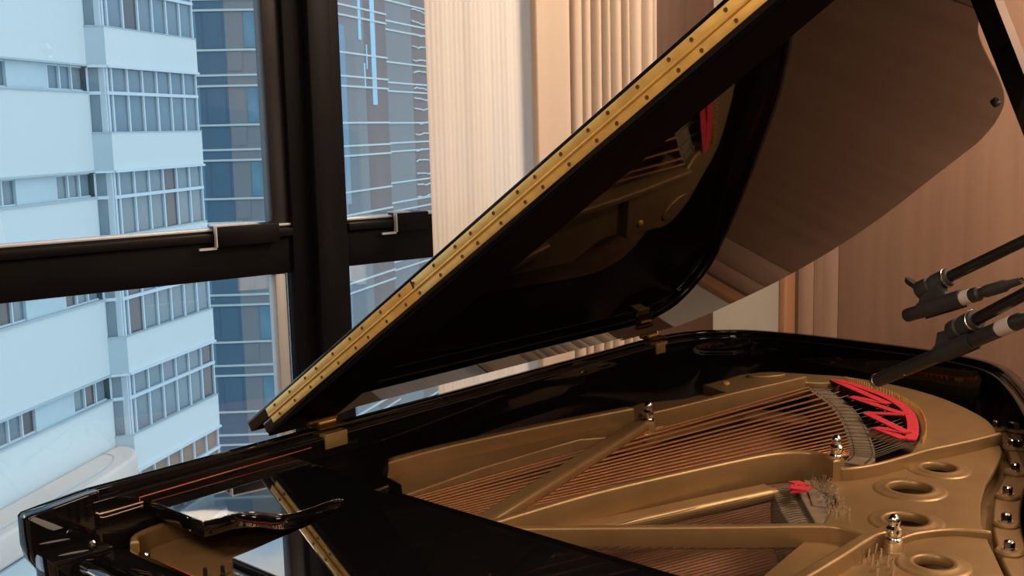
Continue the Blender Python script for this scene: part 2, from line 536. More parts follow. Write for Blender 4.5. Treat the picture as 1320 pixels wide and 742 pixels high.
# ------------------------------------------------------------------ ceiling lamps (out of frame, they light the room and show in reflections)
for i, (x, y, pw) in enumerate(LAMPS):
    e = thing('ceiling_light', ('warm recessed ceiling lamp above the ' + ('bass corner of the piano tail', 'wood panelled wall behind the piano', 'microphone stands', 'open treble side of the piano', 'keyboard end of the piano', 'far corner behind the pianist')[i]), 'lamp', (x, y, ZC), 'recessed ceiling lamps')
    link('trim_ring', lathe_mesh('trim_ring', [(0.410, 0.0), (0.425, -0.004), (0.425, -0.026), (0.412, -0.030), (0.404, -0.002)], SILLM, 24, Matrix.Translation((x, y, ZC))), e)
    EM = mat('lamp_glow', (1, 0.8, 0.6), 0.5, emit=(1.0, 0.78, 0.55), estr=4.0)
    link('diffuser', lathe_mesh('diffuser', [(0.001, -0.020), (0.402, -0.020), (0.402, -0.016), (0.001, -0.016)], EM, 24, Matrix.Translation((x, y, ZC))), e)
    ld = bpy.data.lights.new('lamp_beam', 'AREA')
    ld.shape = 'DISK'
    ld.size = 0.80
    ld.energy = pw
    ld.color = LAMP_COLOR
    lo = bpy.data.objects.new('lamp_beam', ld)
    COL.objects.link(lo)
    lo.location = (x, y, ZC - 0.035)

# ------------------------------------------------------------------ the piano
P0 = Vector((0.72, 1.6, 0))
piano = thing('grand_piano', 'black lacquered grand piano with open lid and gold iron plate by the window', 'piano', P0)
ZR = 1.018

outer = [(0, .80), (0, 1.2), (0, 1.7), (0, 2.15), (0, 2.32), (.012, 2.43), (.05, 2.525), (.14, 2.606), (.28, 2.637), (.43, 2.640), (.6, 2.633), (.68, 2.618), (.79, 2.578), (.86, 2.515),
         (.917, 2.423), (.985, 2.29), (1.07, 2.1), (1.13, 1.95), (1.20, 1.80), (1.27, 1.68), (1.345, 1.56), (1.42, 1.43), (1.465, 1.27), (1.48, 1.1), (1.48, .95), (1.48, .80)]
OUT = [Vector((p.x, p.y)) for p in smooth_path([(x, y, 0) for x, y in outer], 4)]
# clockwise seen from above going spine->tail->treble: inner side is on the right hand
IN1 = offset_path(OUT, 0.021)
IN2 = offset_path(OUT, 0.037)
link('rim', prism('rim', [[*OUT, *reversed(IN1)]], 0.66, ZR, LACQ, 0.0045, res=4), piano)
link('rim_liner', prism('rim_liner', [[*IN1, *reversed(IN2)]], 0.68, 1.004, LACQ, 0.0035, res=4), piano)
IN3 = offset_path(OUT, 0.039)
link('bottom_case', prism('bottom_case', [IN3], 0.68, 0.72, SATIN, 0.0), piano)
link('soundboard', prism('soundboard', [offset_path(OUT, 0.040)], 0.800, 0.810, SPRUCE, 0.0), piano)

# arms at both ends of the keyboard
armp = [(.695, 1.003), (.70, 1.008), (.74, 1.0125), (.79, 1.0172), (.812, 1.018), (.812, .70), (.74, .70), (.735, .86), (.728, .885), (.715, .910), (.700, .935), (.695, .958)]
XA = Matrix(((0, 0, 1, 0), (1, 0, 0, 0), (0, 1, 0, 0), (0, 0, 0, 1)))     # (y, z, x) -> world
link('arm', prism('arm', [armp], 0.0, 0.036, LACQ, 0.003, xf=XA), piano)
link('arm', prism('arm', [armp], 1.444, 1.48, LACQ, 0.003, xf=XA), piano)
# key blocks, key slip, fallboard, keybed
for x0 in (0.0375, 1.3725):
    kb = box('key_block', (x0, .700, .86), (x0 + 0.07, .792, .951), LACQ, piano, 0.003)
    link('block_screw', lathe_mesh('block_screw', [(.001, .0), (.006, .0), (.006, .003), (.003, .006), (.001, .006)], CHROME, 12, Matrix.Translation((x0 + .035, .775, .951))), kb)
box('keybed', (0.0375, .71, .70), (1.4425, 1.30, .84), SATIN, piano, 0.003)
tube('fallboard_rail', [(0.112, .738, .927), (1.368, .738, .927)], 0.017, LACQ, piano, 20)
link('fallboard', prism('fallboard', [[(.766, .86), (.766, .935), (.772, .943), (.800, .944), (.820, .938), (.826, .925), (.826, .86)]], 0.112, 1.368, LACQ, 0.002, xf=XA), piano)
# legs
for (x, y) in ((.12, .95), (1.36, .95), (.45, 2.35)):
    link('leg', prism('leg', [[(x - .045, y - .045), (x + .045, y - .045), (x + .045, y + .045), (x - .045, y + .045)]], 0.07, 0.68, LACQ, 0.006), piano)
    box('leg_foot', (x - .03, y - .03, 0.0), (x + .03, y + .03, .07), BRASS, piano, 0.006)

# music desk: polished wing with a curved slot beside the wide centre panel
desk = [(.0375, .889), (.205, .887)]
slot = smooth_path([(.207, .888, 0), (.212, .915, 0), (.2145, .940, 0), (.234, .964, 0), (.262, .975, 0), (.281, .992, 0), (.287, 1.025, 0), (.284, 1.066, 0), (.290, 1.086, 0), (.303, 1.083, 0),
                    (.315, 1.066, 0), (.334, 1.030, 0), (.345, .992, 0), (.352, .951, 0), (.358, .905, 0), (.364, .865, 0), (.367, .832, 0)], 5)
desk += [(p.x, p.y) for p in slot] + [(1.4425, .832), (1.4425, 1.152), (.30, 1.152), (.30, 1.182), (.0375, 1.182)]
md = link('music_desk', prism('music_desk', [desk], .960, .985, DESKL, 0.0010), piano)
link('back_board', prism('back_board', [[(.0375, 1.184), (.30, 1.184), (.30, 1.154), (1.4425, 1.154), (1.4425, 1.207), (.306, 1.207), (.270, 1.238), (.200, 1.256), (.10, 1.36), (.0375, 1.40)]], .930, .966, MATTEB, 0.002), piano)
tube('desk_rail', [(.041, .800, .9865), (.0425, .805, .9835), (.0425, .83, .983), (.0425, .880, .983)], 0.0018, RAILM, piano, 8)
tube('desk_rail', [(.041, .806, .978), (.0425, .812, .976), (.0425, .880, .977)], 0.0013, RAILM, piano, 8)
bm = bmesh.new()
tube_bm(bm, [(.0385, .880, .972), (.0385, .880, .978), (.0385, .877, .980), (.0385, .877, .9905), (.0385, 1.0, .9915), (.0385, 1.225, .9925)], 0.0011, 6)
link('red_edge_line', bm_mesh(bm, 'red_edge_line', ORANGE), piano)

# --- tuning pin end seen below the desk
link('pin_field', prism('pin_field', [[(.04, .832), (1.44, .832), (1.44, 1.24), (.04, 1.24)]], .885, .907, GOLD, 0.003), piano)
curl = smooth_path([(.085, .838, 0), (.060, .856, 0), (.048, .900, 0), (.046, 1.0, 0), (.046, 1.17, 0)], 6)
bar('pin_field_lip', curl, 0.014, .890, .940, GOLD, piano, 0.006)
bar('stringing_felt', [(.145, .845), (1.40, .845)], 0.020, .906, .914, REDDARK, piano, 0.002)
pinm = lathe_mesh('tuning_pin', [(.0034, 0), (.0034, .012), (.003, .018), (.001, .019)], SATIN, 8)
k = 0
for row in range(3):
    for i in range(30):
        x = .235 + i * .040 + row * .013
        y = .868 + row * .022 + .004 * math.sin(i)
        link('tuning_pin', pinm, piano, Matrix.Translation((x, y, .906)))
# short front strings below the desk
bm = bmesh.new()
for i in range(42):
    x = .235 + i * .027
    tube_bm(bm, [(x, .90, .921), (x + .004, 1.23, .919)], 0.0011, 5, False)
o = link('front_strings', bm_mesh(bm, 'front_strings', COPPER), piano)
o['kind'] = 'stuff'
link('front_pin', lathe_mesh('front_pin', [(.001, .0), (.006, .0), (.006, .018), (.003, .022), (.001, .022)], CHROME, 12, Matrix.Translation((.119, .838, .907))), piano)

# --- iron plate
ZP = .925
waist = [(.905, 1.30), (.872, 1.60), (.830, 1.742), (.770, 1.765), (.745, 1.80), (.740, 1.845), (.795, 1.850), (.829, 1.903), (.864, 2.050), (.935, 2.232), (.955, 2.190), (.968, 2.140), (.990, 2.03),
         (1.003, 1.960), (1.030, 1.860), (1.062, 1.770), (1.104, 1.686), (1.164, 1.574), (1.26, 1.42), (1.36, 1.30)]
def circle(cx, cy, rx, n=28, ry=None, ang=0.0):
    ry = ry or rx
    return [(cx + rx * math.cos(2 * math.pi * k / n) * math.cos(ang) - ry * math.sin(2 * math.pi * k / n) * math.sin(ang),
             cy + rx * math.cos(2 * math.pi * k / n) * math.sin(ang) + ry * math.sin(2 * math.pi * k / n) * math.cos(ang)) for k in range(n)]
HOLES = [(.905, 1.999, .031), (.910, 1.856, .037), (.969, 1.698, .034), (1.071, 1.551, .028)]
plate = link('iron_plate', prism('iron_plate', [waist] + [circle(x, y, r) for x, y, r in HOLES], .913, ZP, GOLD, 0.003), piano)
for x, y, r in HOLES:
    prof_ = [(r - .001, -.006), (r - .001, .003), (r + .001, .005), (r + .008, .005), (r + .012, .002), (r + .019, .003), (r + .025, .0015), (r + .028, -.002)]
    bm = bmesh.new()
    n = 36
    rings = [[bm.verts.new((x + q * math.cos(2 * math.pi * k / n), y + q * math.sin(2 * math.pi * k / n), ZP + z)) for k in range(n)] for q, z in prof_]
    for a, b in zip(rings, rings[1:]):
        for k in range(n):
            bm.faces.new((a[k], a[(k + 1) % n], b[(k + 1) % n], b[k]))
    link('hole_ring', bm_mesh(bm, 'hole_ring', GOLD, 70), plate)
# dark floor under the round holes is the soundboard itself
# tail flange (hitch plate)
edge = [(.222, 2.270), (.236, 2.36), (.245, 2.44), (.300, 2.497), (.387, 2.530), (.456, 2.552), (.548, 2.545), (.648, 2.518), (.752, 2.459), (.852, 2.369), (.905, 2.293), (.930, 2.235)]
edge = [(p.x, p.y) for p in smooth_path([(x, y, 0) for x, y in edge], 4)]
hitch = [(.470, 2.500), (.532, 2.476), (.637, 2.411), (.712, 2.336), (.763, 2.254), (.808, 2.150), (.828, 2.075)]
hitch = [(p.x, p.y) for p in smooth_path([(x, y, 0) for x, y in hitch], 5)]
tailf = edge + [(.868, 2.055), (.845, 2.010)] + [(x, y) for x, y in reversed(hitch)] + [(.440, 2.455), (.400, 2.44), (.37, 2.33), (.345, 2.22)]
link('hitch_flange', prism('hitch_flange', [tailf], .900, .940, GOLD, 0.004), plate)
# oval pad on the far corner of the flange
link('corner_pad', prism('corner_pad', [circle(.300, 2.440, .050, 28, .022, R(50))], .938, .946, GOLD, 0.003), plate)
# spine flange
spf = [(.085, 1.30), (.088, 1.347), (.122, 1.590), (.154, 1.841), (.158, 2.104), (.215, 2.20), (.225, 2.28), (.345, 2.30), (.340, 2.215), (.315, 2.015), (.310, 1.89), (.290, 1.850), (.233, 1.775), (.220, 1.66), (.207, 1.502), (.210, 1.286)]
link('spine_flange', prism('spine_flange', [spf], .880, .918, GOLD, 0.004), plate)
bar('spine_rail', smooth_path([(.100, 1.30, 0), (.112, 1.475, 0), (.165, 1.72, 0), (.215, 1.90, 0), (.232, 1.96, 0)], 5), .022, .905, .950, GOLD, plate, 0.006)
bar('tail_rail', smooth_path([(.291, 1.915, 0), (.316, 2.03, 0), (.352, 2.235, 0), (.380, 2.36, 0), (.398, 2.45, 0)], 5), .018, .905, .953, GOLD, plate, 0.004)
# struts
bar('strut', [(.474, 1.22), (.318, 1.90)], .038, .932, .953, GOLD, plate, 0.008)
bar('strut', smooth_path([(.513, 1.20, 0), (.545, 1.386, 0), (.590, 1.547, 0), (.644, 1.715, 0), (.676, 1.795, 0), (.712, 1.838, 0), (.748, 1.842, 0), (.790, 1.820, 0)], 6), .016, .905, .965, GOLD, plate, 0.005)
bar('strut_foot', smooth_path([(.510, 1.22, 0), (.560, 1.37, 0), (.605, 1.49, 0), (.650, 1.61, 0), (.702, 1.745, 0)], 5), .046, .895, .920, GOLD, plate, 0.011)
bar('strut', smooth_path([(.49, 1.20, 0), (.568, 1.268, 0), (.753, 1.421, 0), (.880, 1.528, 0), (.915, 1.552, 0), (.945, 1.553, 0), (.972, 1.546, 0)], 6), .014, .912, .950, GOLD, plate, 0.004)
bar('strut', smooth_path([(.962, 1.25, 0), (.968, 1.34, 0), (.972, 1.45, 0), (.974, 1.550, 0), (.990, 1.60, 0)], 5), .022, .905, .950, GOLD, plate, 0.005)
# ridge between waist and tail, and lower ridge
bar('ridge', smooth_path([(.770, 1.838, 0), (.798, 1.838, 0), (.829, 1.892, 0), (.852, 1.975, 0), (.868, 2.040, 0), (.905, 2.14, 0), (.935, 2.235, 0)], 5), .011, .915, .949, GOLD, plate, 0.004)
bar('ridge', smooth_path([(.998, 1.590, 0), (1.012, 1.640, 0), (1.05, 1.690, 0), (1.098, 1.712, 0)], 5), .010, .915, .936, GOLD, plate, 0.004)
# outer ledge that carries the bolts
ledge = [(.852, 2.375), (.905, 2.300), (.935, 2.240), (.968, 2.150), (1.003, 1.975), (1.049, 1.822), (1.104, 1.690), (1.164, 1.578), (1.26, 1.425)]
ledge = [Vector((p.x, p.y)) for p in smooth_path([(x, y, 0) for x, y in ledge], 4)]
le_ = offset_path(ledge, -.013)
link('edge_groove', prism('edge_groove', [[*offset_path(ledge, .012), *reversed(offset_path(ledge, -.020))]], .872, .890, GOLD, 0.0), plate)
lo_ = offset_path(ledge, -.056)
link('bolt_ledge', prism('bolt_ledge', [[*le_, *reversed(lo_)]], .880, .910, GOLD, 0.004), plate)
boltm = lathe_mesh('plate_bolt', [(.012, 0), (.012, .003), (.0085, .003), (.0085, .014), (.005, .016), (.001, .016)], CHROME, 6)
padm = lathe_mesh('bolt_pad', [(.021, 0), (.021, .007), (.018, .010), (.001, .010)], GOLD, 20)
for (x, y) in ((.876, 2.388), (.948, 2.266), (1.006, 2.105), (1.040, 1.962), (1.084, 1.822), (1.128, 1.703), (1.190, 1.600)):
    link('bolt_pad', padm, plate, Matrix.Translation((x, y, .906)))
    link('plate_bolt', boltm, plate, Matrix.Translation((x, y, .915)))
# acorn nuts on posts
nutm = lathe_mesh('acorn_nut', [(.0125, 0), (.0125, .004), (.009, .006), (.0115, .012), (.0115, .020), (.0075, .024), (.0095, .030), (.0085, .036), (.004, .041), (.001, .042)], CHROME, 20)
postm = lathe_mesh('nut_post', [(.016, 0), (.015, .004), (.0145, .040), (.012, .046), (.001, .046)], GOLD, 20)
for (x, y, z, h) in ((.336, 1.880, .905, .048), (.774, 1.850, .918, .044), (1.003, 1.570, .925, .016)):
    link('nut_post', postm, plate, Matrix.Translation((x, y, z)) @ Matrix.Diagonal((1, 1, h / .046, 1)))
    link('acorn_nut', nutm, plate, Matrix.Translation((x, y, z + h - .001)))
link('plate_screw', lathe_mesh('plate_screw', [(.013, 0), (.013, .003), (.008, .005), (.007, .009), (.001, .011)], BRASS, 16, Matrix.Translation((.965, 1.625, ZP))), plate)
link('plate_screw', lathe_mesh('plate_screw', [(.010, 0), (.010, .003), (.006, .006), (.001, .007)], BRASS, 16, Matrix.Translation((.262, 2.31, .940))), plate)

# --- bridges
br1a = [(.415, 2.470), (.424, 2.426), (.529, 2.316), (.609, 2.208), (.687, 2.079), (.737, 1.983), (.745, 1.935)]
br1a = [(p.x, p.y) for p in smooth_path([(x, y, 0) for x, y in br1a], 5)]
BR1 = [Vector(p) for p in br1a]
br1b = offset_path(BR1, -.048)
link('bass_bridge', prism('bass_bridge', [[*BR1, *reversed(br1b)]], .81, .926, MAPLE, 0.002), piano)
link('tenor_bridge', prism('tenor_bridge', [[(.694, 1.755), (.712, 1.790), (.735, 1.76), (.80, 1.69), (.95, 1.50), (.925, 1.48), (.775, 1.645)]], .81, .912, MAPLE, 0.002), piano)
# --- strings
def on_path(P, s):
    s = max(0.0, min(0.9999, s)) * (len(P) - 1)
    i = int(s)
    return P[i].lerp(P[i + 1], s - i)
HP = [Vector(p) for p in hitch]
NB = 22
for i in range(NB):
    f = (i + .5) / NB
    f = .55 * f + .45 * (1 - (1 - f) ** 1.6)
    s = f ** 0.9
    b1 = on_path(BR1, .10 + .76 * s)
    b2 = on_path(br1b, .10 + .76 * s)
    h = on_path(HP, .02 + .93 * f)
    fr = Vector((.250 + .190 * f, 1.16))
    bm = bmesh.new()
    rad = .0026 - .0010 * f
    tube_bm(bm, [(fr.x, fr.y, .935), (b1.x, b1.y, .928)], rad, 6, False)
    link('bass_string', bm_mesh(bm, 'bass_string', COPPER), piano)
    bm = bmesh.new()
    tube_bm(bm, [(b1.x, b1.y, .928), (b2.x, b2.y, .928), (h.x, h.y, .940)], .0009, 5, False)
    link('string_tail', bm_mesh(bm, 'string_tail', STEELD), piano)
for i in range(34):
    f = i / 33
    b = Vector((.700, 1.750)).lerp(Vector((.94, 1.49)), f)
    h = Vector((.772, 1.800)).lerp(Vector((.965, 1.52)), f)
    d = Vector((-.16, -.53))
    fr = b + d * ((b.y - 1.16) / .53)
    bm = bmesh.new()
    tube_bm(bm, [(fr.x, fr.y, .922), (b.x, b.y, .914), (h.x, h.y, .922)], .0006, 5, False)
    link('tenor_string', bm_mesh(bm, 'tenor_string', STEEL), piano)
# pins
pins = bmesh.new()
for i in range(NB * 2):
    f = (i + .5) / (NB * 2)
    for P_, off in ((BR1, -.008), (br1b, .007)):
        p = on_path(P_, .10 + .86 * f ** .86)
        q = on_path(P_, min(.999, .13 + .86 * f ** .86))
        t_ = (q - p).normalized()
        c = Vector((p.x + t_.y * off, p.y - t_.x * off))
        tube_bm(pins, [(c.x, c.y, .925), (c.x + .001, c.y, .930)], .0011, 5)
o = link('bridge_pins', bm_mesh(pins, 'bridge_pins', STEEL), piano)
o['kind'] = 'stuff'
pins = bmesh.new()
for i in range(64):
    p = on_path(HP, .01 + .93 * (i + .5) / 64)
    q = on_path(HP, min(.999, .03 + .93 * (i + .5) / 64))
    t_ = (q - p).normalized()
    c = Vector((p.x - t_.y * .011, p.y + t_.x * .011))
    tube_bm(pins, [(c.x, c.y, .938), (c.x - .001, c.y + .001, .950)], .0016, 6)
o = link('hitch_pins', bm_mesh(pins, 'hitch_pins', BRASS), piano)
o['kind'] = 'stuff'
# waist hitch pins and duplex bars
pins = bmesh.new()
random.seed(3)
for i in range(46):
    f = i / 46
    p = Vector((.742, 1.795)).lerp(Vector((.858, 1.635)), f)
    for k in range(2):
        x = p.x + .012 + .016 * k + random.uniform(-.008, .010)
        y = p.y + .010 + .010 * k + random.uniform(-.008, .008)
        tube_bm(pins, [(x, y, .922), (x + .0015, y + .001, .934)], .0014, 5)
o = link('waist_hitch_pins', bm_mesh(pins, 'waist_hitch_pins', CHROME), piano)
o['kind'] = 'stuff'
link('duplex_plate', prism('duplex_plate', [[(.722, 1.782), (.765, 1.806), (.802, 1.775), (.888, 1.632), (.852, 1.615)]], .900, .921, MAPLE, 0.002), piano)
link('duplex_bar', prism('duplex_bar', [[(.735, 1.800), (.760, 1.800), (.835, 1.690), (.812, 1.683)]], .905, .924, MAPLE, 0.002), piano)
pins = bmesh.new()
for (x, y) in ((.985, 1.545), (1.0, 1.528), (1.018, 1.512), (.985, 1.52), (1.0, 1.50), (1.03, 1.50), (1.015, 1.48), (.99, 1.49), (1.04, 1.48), (1.025, 1.46)):
    tube_bm(pins, [(x, y, .922), (x + .002, y + .001, .940)], .0022, 6)
o = link('treble_hitch_pins', bm_mesh(pins, 'treble_hitch_pins', CHROME), piano)
o['kind'] = 'stuff'

# --- red felts: curved strip along the hitch pins, woven ribbon and a small tuft
a = offset_path(HP[:-2], .003)
b = offset_path(HP[:-2], .026)
link('hitch_felt', prism('hitch_felt', [[*a, *reversed(b)]], .9405, .945, REDFELT, 0.0015), piano)

def ribbon(name, pts, w, m, parent):
    bm = bmesh.new()
    for i, ((ax, ay, az), (bx, by, bz)) in enumerate(zip(pts, pts[1:])):
        d = Vector((bx - ax, by - ay))
        n_ = Vector((-d.y, d.x)).normalized() * w / 2
        top, bot = [], []
        for (x, y, z) in ((ax, ay, az), (bx, by, bz)):
            for s in (1, -1):
                top.append(bm.verts.new((x + n_.x * s, y + n_.y * s, z + .0025)))
                bot.append(bm.verts.new((x + n_.x * s, y + n_.y * s, z)))
        for q in ((top[0], top[1], top[3], top[2]), (bot[0], bot[1], bot[3], bot[2]), (top[0], top[1], bot[1], bot[0]), (top[2], top[3], bot[3], bot[2]), (top[0], top[2], bot[2], bot[0]), (top[1], top[3], bot[3], bot[1])):
            bm.faces.new(q)
    return link(name, bm_mesh(bm, name, m, 30), parent)

ribbon('woven_felt_ribbon', [(.455, 2.490, .941), (.66, 2.335, .944), (.560, 2.365, .939), (.728, 2.262, .945), (.652, 2.246, .940), (.790, 2.128, .946), (.715, 2.150, .939), (.80, 2.09, .944)], .020, REDFELT, piano)
ribbon('felt_tuft', [(.735, 1.762, .928), (.775, 1.728, .938), (.755, 1.715, .934), (.795, 1.705, .940), (.765, 1.700, .932)], .020, REDFELT, piano)

# ------------------------------------------------------------------ lid, raised about the spine
TH = R(33.4)
UL = Vector((math.cos(TH), 0, math.sin(TH)))
NL = Vector((-math.sin(TH), 0, math.cos(TH)))
PL = Vector((0, 0, 1.009))
XL = Matrix(((UL.x, 0, NL.x, PL.x), (0, 1, 0, PL.y), (UL.z, 0, NL.z, PL.z), (0, 0, 0, 1)))    # (t, y, n) -> world
YF = 1.1845
tail = [(-.03, 2.56), (.010, 2.655), (.057, 2.715), (.149, 2.81), (.272, 2.862), (.403, 2.870), (.549, 2.835), (.707, 2.762), (.810, 2.718), (.870, 2.688), (.940, 2.615), (1.008, 2.505), (1.050, 2.407),
        (1.090, 2.287), (1.125, 2.17), (1.155, 2.062), (1.206, 1.890), (1.239, 1.805), (1.290, 1.714), (1.35, 1.62), (1.42, 1.50), (1.47, 1.38), (1.49, 1.28)]
tail = [(p.x, p.y) for p in smooth_path([(x, y, 0) for x, y in tail], 4)]
lidp = [(-.03, YF), (-.03, 1.350), (-.008, 1.385), (-.008, 2.27), (-.03, 2.29)] + tail + [(1.50, YF)]
lid = link('lid', prism('lid', [lidp], .027, .049, LACQ, 0.003, xf=XL), piano)
flap = link('folded_front_lid', prism('folded_front_lid', [[(-.075, YF), (-.075, YF + .36), (1.50, YF + .36), (1.50, YF)]], .0505, .0735, LACQ, 0.0025, xf=XL), piano)

def lbox(name, lo, hi, m, parent, bevel=0.0):
    return box(name, lo, hi, m, parent, bevel, XL)

for (t0, t1) in ((.004, .4925), (.4935, 1.49)):
    lbox('hinge_leaf', (t0, YF - .0022, .0345), (t1, YF, .0485), BRASS, lid, 0.0006)
    lbox('hinge_leaf', (t0 - .006, YF - .0022, .0515), (t1, YF, .0665), BRASS, flap, 0.0006)
bm = bmesh.new()
tube_bm(bm, [(.002, YF - .0030, .0500), (1.49, YF - .0030, .0500)], .0021, 10)
for v in bm.verts:
    v.co = XL @ v.co
link('hinge_knuckle', bm_mesh(bm, 'hinge_knuckle', BRASS), lid)
scm = lathe_mesh('hinge_screw', [(.0031, 0), (.0031, .0006), (.0016, .0002), (.001, .0002)], BRASSD, 10, Matrix.Rotation(R(90), 4, 'X'))
t = .0295
k = 0
while t < 1.47:
    link('hinge_screw', scm, flap, XL @ Matrix.Translation((t, YF - .0022, .0600)))
    link('hinge_screw', scm, lid, XL @ Matrix.Translation((t + .0045, YF - .0022, .0405)))
    t += .0574 * (.695 if k % 3 == 2 else 1.0)
    k += 1
# dark reflection along the lid's front edge, built as a matte black band
link('dark_reflection_band', prism('dark_reflection_band', [[(-.028, YF + .001), (-.028, YF + .145), (.55, YF + .130), (1.0, YF + .112), (1.47, YF + .098), (1.47, YF + .001)]], .0205, .0275, MATTEB, .0012, xf=XL), lid)
tube('front_band_bead', [XL @ Vector((-.022, YF + .1462, .0262)), XL @ Vector((.55, YF + .1312, .0262)), XL @ Vector((.72, YF + .1246, .0262))], .0014, RAILM, lid, 8)  # bead drawing the light line along the band's rear edge
# brass hinges on the spine
for (y, w) in ((1.284, .052), (2.361, .050)):
    hp_ = link('lid_hinge', prism('lid_hinge', [[(.0215, y - w / 2), (.0405, y - w / 2), (.0405, y + w / 2), (.0215, y + w / 2)]], .981, 1.0095, BRASSH, 0.0008), piano)
    box('hinge_plate', (-.001, y - .032, ZR), (.034, y + .032, ZR + .003), BRASSD, hp_, 0.0006)
    tube('hinge_pin', [(-.002, y - .034, ZR + .007), (-.002, y + .034, ZR + .007)], .0055, BRASSD, hp_, 12)
    tube('hinge_pin', [(.012, y - .02, ZR + .007), (.012, y + .02, ZR + .007)], .004, BRASS, hp_, 12)
# prop stick
pa, pb = Vector((1.4605, 1.45, .975)), Vector((1.122, 1.50, 1.752))
XP = along(pa, pb)
Lp = (pb - pa).length
pr = link('prop_stick', prism('prop_stick', [[(-.012, -.014), (.012, -.014), (.012, .014), (-.012, .014)]], 0, Lp, LACQ, 0.003, xf=XP), piano)
bm = bmesh.new()
box_bm(bm, (1.09, 1.46, .021), (1.20, 1.54, .0275), 0.001)
for v in bm.verts:
    v.co = XL @ (v.co + Vector((.20, 0, 0)))
link('prop_cup', bm_mesh(bm, 'prop_cup', BRASS), lid)
lbump = lathe_mesh('lid_button', [(.009, 0), (.009, .006), (.006, .009), (.001, .009)], RUBBER, 12, XL @ Matrix.Translation((1.03, 2.40, .027)) @ Matrix.Rotation(R(180), 4, 'X'))
link('lid_button', lbump, lid)

# ------------------------------------------------------------------ microphones on boom stands
def lathe_along(name, p, q, prof, m, parent, n=18):
    return link(name, lathe_mesh(name, prof, m, n, along(p, q)), parent)

def lerp(p, q, t):
    return Vector(p).lerp(Vector(q), t)

def microphone(label, tip, tail, r, band, cone, group):
    tip, tail = Vector(tip), Vector(tail)
    L = (tail - tip).length
    e = thing('condenser_microphone', label, 'microphone', tip, group)
    b0, b1 = band
    lathe_along('body', tip, tail, [(r * .55, .002), (r * .92, .0005), (r, .004), (r, L * .20), (r * .96, L * .205), (r * .96, L * .215), (r, L * .22), (r * 1.0, b0 - .001), (r * .9, b0), (r * .9, b1), (r, b1 + .001), (r, L * .93), (r * .7, L * .95), (r * .62, L), (r * .2, L)], MICB, e, 22)
    lathe_along('label_band', tip, tail, [(r * .91, b0), (r * 1.01, b0 + .0008), (r * 1.01, b1 - .0008), (r * .91, b1)], PAPER, e, 22)
    lathe_along('front_grille', tip, tail, [(r * .2, -.0008), (r * .80, -.0008), (r * .88, .0006), (r * .88, .0022), (r * .2, .0022)], NICKEL if cone else MICB, e, 20)
    if cone:
        lathe_along('front_ring', tip, tail, [(r * .95, .0008), (r * 1.04, .0012), (r * 1.04, .0085), (r * .95, .009)], NICKEL, e, 22)
    lathe_along('switch_dot', lerp(tip, tail, .22) + Vector((.35 * r, -.75 * r, -.60 * r)), lerp(tip, tail, .22) + Vector((.5 * r, -1.2 * r, -1.1 * r)), [(.0002, 0), (.0018, 0), (.0018, .001), (.0002, .001)], NICKEL, e, 10)
    # plug with strain relief
    d = (tail - tip).normalized()
    lathe_along('plug', tail, tail + d * .06, [(r * .3, -.002), (r * .85, .001), (r * .85, .034), (r * .6, .040), (r * .45, .062), (r * .2, .064)], RUBBER, e, 18)
    lathe_along('plug_ring', tail + d * .062, tail + d * .08, [(r * .2, 0), (r * .40, 0), (r * .36, .006), (r * .2, .006)], NICKEL, e, 14)
    return e, tail + d * .064, d

